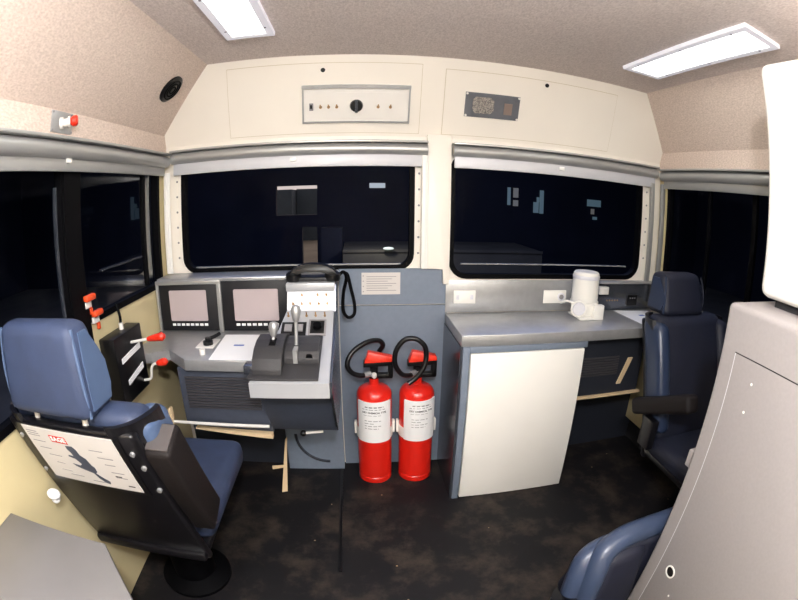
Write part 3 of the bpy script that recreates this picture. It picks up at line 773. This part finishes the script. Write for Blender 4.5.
# ------------------------------------------------------------------ seats
def lean(z, z0=.50, y0=-.25, z1=.93, y1=-.40):
    return y0+(y1-y0)*(z-z0)/(z1-z0)
def seat(label, loc, rot, kind):
    """faces +Y, origin on the floor below the cushion"""
    r = thing('cab_seat', label, 'seat', loc, rot, 'high backed cab seats', local=True)
    up_m = 'seat' if kind == 'driver' else 'seat_dark'
    MB().lathe([(.15, 0), (.15, .015), (.09, .04), (.08, .30), (.16, .36), (.16, .38)], (0, .04, 0), None, 28).build('pedestal', 'black_soft', r)
    MB().box(-.21, .21, -.22, .26, .375, .41, .01).build('seat_pan', 'shell', r)
    fr = .35 if kind == 'driver' else .24
    MB().hexa([(-.235, -.15, .40), (.235, -.15, .40), (.235, fr-.02, .40), (-.235, fr-.02, .40), (-.235, -.15, .49), (.235, -.15, .49), (.245, fr, .515), (-.245, fr, .515)], .045, 5).build('cushion', up_m, r)
    # upholstered back, thicker side bolsters
    def blk(x0, x1, z0, z1, f, b, rad, name, m, parent=r, taper=0.):
        mb = MB().hexa([(x0, lean(z0)+b, z0), (x1, lean(z0)+b, z0), (x1, lean(z0)+f, z0), (x0, lean(z0)+f, z0),
                        (x0+taper, lean(z1)+b, z1), (x1-taper, lean(z1)+b, z1), (x1-taper, lean(z1)+f, z1), (x0+taper, lean(z1)+f, z1)], rad, 4)
        return mb.build(name, m, parent)
    bk = blk(-.22, .22, .47, .975, .155, .045, .04, 'backrest', up_m)
    for s in (-1, 1):
        a, b = sorted((s*.165, s*.24))
        blk(a, b, .52, .955, .185, .05, .032, 'side_bolster', 'seat_side' if s > 0 and kind == 'driver' else ('seat_navy_lit' if s > 0 else up_m), r)  # bolster on the lit side painted paler, its twin left plain
    sh = blk(-.215, .215, .36, .945, .045, .012, .012, 'back_shell', 'shell')
    # wing of the shell that wraps the shoulder
    for s in (-1, 1):
        mb = MB(); n = 10; pts = []
        for k in range(n+1):
            a = pi/2*k/n
            pts.append((s*(.15+.09*sin(a)), -.012+.13*(1-cos(a))))
        for k in range(n):
            (xa, ya), (xb, yb) = pts[k], pts[k+1]
            z0, z1 = .86, .965
            P = lambda x, y, z, o: (x*(1-o*.06), lean(z)+.02+y+o*.008, z)
            mb.hexa([P(xa, ya, z0, 0), P(xb, yb, z0, 0), P(xb, yb, z0, 1), P(xa, ya, z0, 1), P(xa, ya, z1, 0), P(xb, yb, z1, 0), P(xb, yb, z1, 1), P(xa, ya, z1, 1)])
        bmesh.ops.remove_doubles(mb.bm, verts=mb.bm.verts, dist=1e-5)
        mb.build('shell_wing', 'shell', sh)
    if kind == 'driver':
        # printed plate on the back
        def lp(u, v, o=0.): # u across, v along the slope from the top
            z = .934-v*.945; return Vector((u, lean(z)+.010-o, z-o*.33))
        mb = MB(); mb.hexa([lp(-.172, .222, 0), lp(.172, .222, 0), lp(.172, .222, .004), lp(-.172, .222, .004), lp(-.172, -.004, 0), lp(.172, -.004, 0), lp(.172, -.004, .004), lp(-.172, -.004, .004)])
        pl = mb.build('plate_frame', 'shell', sh)
        mb = MB(); mb.hexa([lp(-.155, .205, .004), lp(.155, .205, .004), lp(.155, .205, .0055), lp(-.155, .205, .0055), lp(-.155, 0, .004), lp(.155, 0, .004), lp(.155, 0, .0055), lp(-.155, 0, .0055)])
        q = mb.build('instruction_plate', 'plate', sh); q['label'] = 'printed instruction plate with a red logo and seat drawing'
        def pbox(mb, u0, u1, v0, v1, o0=.0055, o1=.006):
            mb.hexa([lp(u0, v1, o0), lp(u1, v1, o0), lp(u1, v1, o1), lp(u0, v1, o1), lp(u0, v0, o0), lp(u1, v0, o0), lp(u1, v0, o1), lp(u0, v0, o1)])
        mb = MB(); pbox(mb, -.062, -.004, .020, .045); g = mb.build('logo_patch', 'ink_red', sh)
        t = text_mb('SAGE', .022, Matrix.Identity(4), bend=lambda co: lp(-.033+co.x, .0325-co.y, .0062+co.z), depth=.0003, bold=.0006)
        t.build('logo_lettering', 'paper', sh)
        mb = MB()   # little drawing of the seat: outline as one polygon
        o2 = [(-.02, .052), (.004, .050), (.012, .062), (.014, .080), (.028, .092), (.034, .118), (.040, .124), (.038, .142), (.030, .150), (.045, .165), (.062, .178), (.058, .190), (.044, .186), (.030, .170), (.022, .150), (-.004, .142), (-.028, .132), (-.036, .122), (-.010, .126), (.000, .118), (-.012, .100), (-.032, .094), (-.030, .088), (-.012, .090), (-.014, .076), (-.020, .064)]
        A = [mb.bm.verts.new(lp(u, v, .0055)) for u, v in o2]; B_ = [mb.bm.verts.new(lp(u, v, .0062)) for u, v in o2]
        mb.bm.faces.new(B_)
        for i in range(len(o2)): mb.bm.faces.new([A[i], A[(i+1) % len(o2)], B_[(i+1) % len(o2)], B_[i]])
        mb.build('seat_drawing', 'bluegrey_dark', sh)
        mb = MB(); rr = random.Random(5)
        for (u, v) in ((-.145, .014), (-.145, .022), (-.145, .030), (-.14, .05), (-.13, .075), (-.11, .10), (-.10, .13), (-.10, .16), (-.075, .175), (.06, .05), (.075, .075), (.085, .10), (.09, .13), (.095, .15), (.0, .185)):
            mb = MB(); pbox(mb, u, u+rr.uniform(.03, .05), v, v+.003); mb.build('printed_line', 'ink_grey', sh)
        for u, v in ((.095, .145), (.118, .182)): mb = MB(); pbox(mb, u, u+.02, v, v+.004); mb.build('part_number', 'ink', sh)
        for u, v in ((.19, .05), (.20, .10), (.205, .19), (-.19, .05), (-.19, .19)): MB().cyl(lp(u, v, -.004), lp(u, v, .004), .007, seg=10).build('screw', 'steel', sh)
        MB().ball((-.20, -.335, .665), .020, 1.3, 1, .8).ball((-.205, -.33, .645), .016).build('recline_knob', 'paper', r)
    # headrest on two posts
    hz0, hz1 = (.972, 1.188) if kind == 'driver' else (.972, 1.150)
    hw = .145 if kind == 'driver' else .138; hoff = -.02 if kind == 'driver' else .03
    hy0, hy1 = (-.415, -.275) if kind == 'driver' else (-.44, -.285)
    hd = MB().hexa([(x+hoff, y, z) for x, y, z in [(-hw, hy0, hz0), (hw, hy0, hz0), (hw*.98, hy1+.01, hz0), (-hw*.98, hy1+.01, hz0), (-hw*.86, hy0+.012, hz1), (hw*.92, hy0+.012, hz1), (hw*.9, hy1-.045, hz1), (-hw*.86, hy1-.045, hz1)]], .03, 5).build('headrest', up_m, r)
    for s in (-1, 1):   # lighter vinyl sides, piped edge; the mate's only painted paler where lit
        def sx(z): return hoff+s*(hw*(1-.08*(z-hz0)/(hz1-hz0))+.0015)
        z0, z1 = hz0+.022, hz1-.022
        pts = [(hy0+.028, z0), (hy0+.034, (z0+z1)/2), (hy0+.040, z1), (hy1-.070, z1), (hy1-.036, z1-.05), (hy1-.018, (z0+z1)/2), (hy1-.016, z0+.03), (hy1-.030, z0)]
        mb = MB(); A = [mb.bm.verts.new((sx(z)-s*.006, y, z)) for y, z in pts]; B_ = [mb.bm.verts.new((sx(z), y, z)) for y, z in pts]
        mb.bm.faces.new(A); mb.bm.faces.new(B_[::-1])
        for i in range(len(pts)): mb.bm.faces.new([A[i], B_[i], B_[(i+1) % len(pts)], A[(i+1) % len(pts)]])
        sm = 'seat_side' if kind == 'driver' else ('seat_navy_lit' if s > 0 else 'seat_dark')
        mb.build('headrest_side', sm, hd)
        yp = hy0+.016 if kind == 'driver' else hy1-.022
        MB().tube([(hoff+s*(hw-.010), yp+.004, hz0+.008), (sx((z0+z1)/2)-s*.006, yp+.004, (z0+z1)/2), (sx(z1)-s*.012, yp+(.012 if kind == 'driver' else -.02), hz1-.012)], .0045, 8, 5).build('piping', sm, hd)
    for s in (-1, 1):
        MB().cyl((s*.085+hoff, -.365, .94), (s*.085+hoff, -.362, hz0+.02), .008, seg=12).build('headrest_post', 'steel_light', r)
    # armrests
    if kind == 'driver':
        d = Vector((0, .16, -.40)).normalized(); n = Vector((0, .40, .16)).normalized()
        def arm(s):
            p0 = Vector((0, -.365, .885)); p1 = p0+d*.38
            a, b = sorted((s*.208, s*.282)); w0, w1 = .10, .115
            mb = MB().hexa([(a, *(p1)[1:]), (b, *(p1)[1:]), (b, *(p1+n*w1)[1:]), (a, *(p1+n*w1)[1:]), (a, *(p0)[1:]), (b, *(p0)[1:]), (b, *(p0+n*w0)[1:]), (a, *(p0+n*w0)[1:])], .014, 3)
            k = mb.build('armrest', 'arm', r)
            mb = MB().hexa([(a+.008, *(p0+n*.012)[1:]), (b-.008, *(p0+n*.012)[1:]), (b-.008, *(p0+n*(w0-.012))[1:]), (a+.008, *(p0+n*(w0-.012))[1:]), (a+.008, *(p0+n*.012-d*.004)[1:]), (b-.008, *(p0+n*.012-d*.004)[1:]), (b-.008, *(p0+n*(w0-.012)-d*.004)[1:]), (a+.008, *(p0+n*(w0-.012)-d*.004)[1:])])
            mb.build('armrest_end', 'arm_end', k)
        arm(1)
    else:
        for s in (1,):
            a, b = sorted((s*.225, s*.295))
            p0 = Vector((0, -.25, .590)); p1 = Vector((0, .10, .755)); n = Vector((0, -.42, .9)).normalized()*.036
            mb = MB().hexa([(a, *(p0-n)[1:]), (b, *(p0-n)[1:]), (b, *(p1-n)[1:]), (a, *(p1-n)[1:]), (a, *(p0+n)[1:]), (b, *(p0+n)[1:]), (b, *(p1+n)[1:]), (a, *(p1+n)[1:])], .018, 3)
            mb.build('armrest', 'arm', r)
            MB().box(a+.01, b-.02, -.17, -.09, .45, .585, .008).build('armrest_bracket', 'shell', r)
    return r
seat('blue driver seat with a printed plate on its back, facing the driving desk', (-.70, 1.10, 0), 0, 'driver')
seat('dark blue seat turned round beside the right counter', (1.43, 1.13, 0), pi, 'mate')

# third seat beyond the grey cabinet, its padded top in view
r = thing('rear_seat', 'blue padded seat at the bottom edge, half hidden by the grey cabinet', 'seat', (.86, .77, 0))
MB().lathe([(.14, 0), (.14, .02), (.05, .05), (.05, .20)], (.80, .85, 0), None, 24).build('pedestal', 'black', r)
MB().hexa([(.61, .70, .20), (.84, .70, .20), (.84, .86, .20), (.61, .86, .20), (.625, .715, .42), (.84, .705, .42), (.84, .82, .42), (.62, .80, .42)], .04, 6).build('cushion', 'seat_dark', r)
MB().tube([(.612, .735, .30), (.618, .745, .38), (.642, .762, .428), (.70, .772, .448), (.80, .775, .452)], .036, 18, 6).build('cushion_bolster', 'seat_roll_lit', r)
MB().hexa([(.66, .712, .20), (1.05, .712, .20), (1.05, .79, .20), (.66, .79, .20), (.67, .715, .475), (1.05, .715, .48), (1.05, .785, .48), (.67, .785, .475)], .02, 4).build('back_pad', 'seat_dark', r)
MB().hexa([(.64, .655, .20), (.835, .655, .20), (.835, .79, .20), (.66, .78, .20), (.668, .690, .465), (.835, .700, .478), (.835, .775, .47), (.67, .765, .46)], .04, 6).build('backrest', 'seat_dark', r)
MB().tube([(.652, .705, .30), (.657, .715, .40), (.682, .737, .462), (.74, .752, .488), (.83, .757, .496), (1.06, .760, .496)], .038, 18, 6).build('backrest_bolster', 'seat_roll_lit', r)
# ------------------------------------------------------------------ left rear desk
r = thing('side_desk', 'worn grey side desk behind the driver seat', 'desk', (-.68, .25, 0))
MB().prism([(-.953, .60), (-.603, .60), (-.44, .425), (-.44, -.2), (-.953, -.2)], .665, .70, 'z', .004).build('desk_top', 'grey_desk', r)
MB().box(-.953, -.62, -.18, .54, 0, .665).build('desk_cabinet', 'grey_desk', r)

# ------------------------------------------------------------------ grey cabinet on the right and the white appliance
r = thing('grey_cabinet', 'tall grey electrical cabinet at the right edge', 'cabinet', (1.25, .2, 0))
MB().box(.847, 1.66, -.35, .698, 0, 1.220, .014, 4).build('body', 'grey_paint', r)
mb = MB().box(.844, .8475, -.30, .64, .08, 1.111, .0015); dp = mb.build('access_panel', 'grey_paint', r)
MB().box(.8455, .8475, .64, .6425, .08, 1.111).build('panel_seam', 'lamp_frame', r)
MB().box(.8455, .8475, -.30, .6425, 1.111, 1.1135).build('panel_seam', 'shell', r)
k = MB().lathe([(.022, 0), (.022, 1), (.017, 1), (.017, 0)], (.8439, .579, .454), (.8410, .579, .454), 24, cap=False).build('lock_ring', 'white_plastic', r)
MB().cyl((.8439, .579, .454), (.8432, .579, .454), .0172, seg=20).build('lock_hole', 'arm', k)
for y, z in ((.564, 1.062), (.564, .993), (.534, .384)):
    MB().cyl((.844, y, z), (.8425, y, z), .0035, seg=8).build('screw', 'white_plastic', r)
MB().box(.868, .93, .698, .73, .748, .80, .004).build('end_bracket', 'grey_paint', r)
r = thing('white_appliance', 'large white rounded appliance on top of the grey cabinet', 'appliance', (1.3, .25, 1.217))
MB().box(.942, 1.62, -.3, .676, 1.238, 1.825, .028, 5).build('casing', 'white', r)
MB().box(.975, 1.60, -.28, .63, 1.2203, 1.2385).build('base_frame', 'kick', r)

# ------------------------------------------------------------------ outside: the dark shed
YS = 16.
struct(MB().box(-16, 16, -12, YS, -1.75, -1.7), 'ground', 'yard')
mb = MB()
mb.box(-16, -2.97, YS, YS+.3, -1.7, 6).box(-1.44, 16, YS, YS+.3, -1.7, 6).box(-2.97, -1.44, YS, YS+.3, 1.88, 6).box(-2.97, -2.0, YS, YS+.3, -1.7, .8).box(-2.0, -1.44, YS, YS+.3, .35, .8)
struct(mb, 'shed_wall_front', 'shed')
struct(MB().box(-16.3, -16, -12, YS, -1.7, 6), 'shed_wall_left', 'shed')
struct(MB().box(16, 16.3, -12, YS, -1.7, 6), 'shed_wall_right', 'shed')
struct(MB().box(-16, 16, -12.3, -12, -1.7, 6), 'shed_wall_back', 'shed')
struct(MB().box(-16.3, 16.3, -12.3, YS+.3, 6, 6.2), 'shed_roof', 'shed')
struct(MB().box(-40, 40, YS+.3, 90, -1.75, -1.7), 'yard_ground', 'yard')
solo(MB().box(-7, -4.45, 30, 34, -1.7, 2.05), 'yard_building', 'yard_building', 'low shed with a dark gable seen through the doorway, left of the pair', 'building', 'sheds beyond the doorway')
solo(MB().box(-4.4, -2.3, 32, 38, -1.7, 2.1), 'yard_building', 'yard_building', 'low grey shed seen through the doorway, right of the pair', 'building', 'sheds beyond the doorway')
def litw(x0, x1, z0, z1, m, lab):
    solo(MB().box(x0, x1, YS-.06, YS-.01, z0, z1), 'lit_window', m, lab, 'window', 'lit windows in the dark shed')
litw(.46, 1.03, 1.75, 1.93, 'lit_white', 'small bright window high in the shed, seen through the left windscreen')
litw(5.68, 5.80, 1.25, 1.93, 'lit', 'narrow dim teal window, leftmost seen through the right windscreen')
litw(5.92, 6.12, 1.55, 1.92, 'lit_warm', 'pale upper pane beside the narrow teal window')
litw(5.92, 6.12, 1.22, 1.45, 'lit_warm', 'pale lower pane beside the narrow teal window')
litw(6.78, 7.0, 1.0, 1.42, 'lit', 'low teal pane at the middle of the right windscreen')
litw(6.92, 7.02, 1.42, 1.62, 'lit', 'small teal pane stepped above the low one')
litw(7.05, 7.21, .98, 1.90, 'lit', 'tall narrow teal pane at the middle of the right windscreen')
litw(9.25, 9.92, 1.42, 1.70, 'lit', 'wide teal pane near the right end of the right windscreen')
litw(9.45, 9.60, 1.10, 1.32, 'lit_warm', 'tiny pale pane under the wide teal one')
litw(9.55, 9.75, .88, 1.0, 'lit', 'lowest small teal pane at the right windscreen')
r = solo(MB().box(-.42, 6.0, 13.2, 15.9, -1.7, -.20).box(-.42, 6.0, 13.15, 13.2, -.26, -.18), 'loading_platform', 'yard', 'low concrete platform in the dark shed outside', 'platform')
solo(MB().box(-1.1, -.45, 13.6, 14.2, -1.7, .46), 'machine', 'shed', 'dark machine standing at the shed wall outside', 'machine')
solo(MB().ball((.95, 13.0, -.125), .075, 2.2, 1, .6), 'yard_lamp', 'lamp_glow', 'small bright lamp over the platform edge outside', 'lamp')

# ------------------------------------------------------------------ light
def area(name, loc, size, size_y, energy, rot, col=(1, 1, 1)):
    l = bpy.data.lights.new(name, 'AREA'); l.shape = 'RECTANGLE'; l.size = size; l.size_y = size_y; l.energy = energy; l.color = col
    o = bpy.data.objects.new(name, l); COL.objects.link(o); o.location = loc; o.rotation_euler = rot
    return o
# two more of the ceiling fluorescents behind the camera
area('rear_ceiling_lamp_left', (-.41, -.3, ZC-.02), .15, .7, 14, (0, 0, 0), (.98, .98, 1))
area('rear_ceiling_lamp_right', (1.0, -.3, ZC-.02), .15, .7, 14, (0, 0, 0), (.98, .98, 1))
# photographer's flash held above the lens
fl = bpy.data.lights.new('camera_flash', 'POINT'); fl.shadow_soft_size = .04; fl.energy = 55; fl.color = (.97, .98, 1)
fo = bpy.data.objects.new('camera_flash', fl); COL.objects.link(fo); fo.location = (.05, -.10, 1.75)

yl = bpy.data.lights.new('yard_lamp', 'POINT'); yl.energy = 35; yl.shadow_soft_size = .1; yl.color = (1, .95, .85)
yo = bpy.data.objects.new('yard_lamp', yl); COL.objects.link(yo); yo.location = (.6, 12.2, .6)
area('shed_blue_fill', (0, 4, 5.9), 12, 12, 420, (0, 0, 0), (.45, .55, 1))  # added fill without a fixture, lifts the black shed to dim blue
w = bpy.data.worlds.new('dusk'); scene.world = w; w.use_nodes = True
bg = w.node_tree.nodes['Background']; bg.inputs[0].default_value = lin((236, 214, 204)); bg.inputs[1].default_value = .8

# ------------------------------------------------------------------ camera: equisolid fisheye, about 2 f sin(t/2)
cam = bpy.data.cameras.new('camera'); co = bpy.data.objects.new('camera', cam); COL.objects.link(co)
yaw, pitch, roll = -.0983, -.2338, -.0104
Rz = Matrix.Rotation(yaw, 3, 'Z'); Rx = Matrix.Rotation(pitch, 3, 'X'); Ry = Matrix.Rotation(roll, 3, 'Y')
R3 = Rz @ Rx @ Ry
m3 = Matrix((R3.col[0], R3.col[2], -R3.col[1])).transposed()
co.matrix_world = Matrix.Translation((0, 0, 1.40)) @ m3.to_4x4()
F_PX = 439.0
cam.sensor_fit = 'HORIZONTAL'; cam.sensor_width = 36.; cam.sensor_height = 27.
cam.lens = F_PX/798*36
cam.type = 'PANO'
cam.panorama_type = 'FISHEYE_EQUISOLID'
cam.fisheye_lens = F_PX/798*36
cam.fisheye_fov = pi
cam.clip_start = .01
scene.camera = co
for o in scene.objects:
    if '_local' in o: del o['_local']

scene.view_settings.view_transform = 'Standard'
scene.view_settings.look = 'None'
scene.view_settings.gamma = 1.0
scene.view_settings.use_curve_mapping = False
scene.view_settings.exposure = .42
scene.cycles.max_bounces = 8
scene.cycles.sample_clamp_indirect = 6
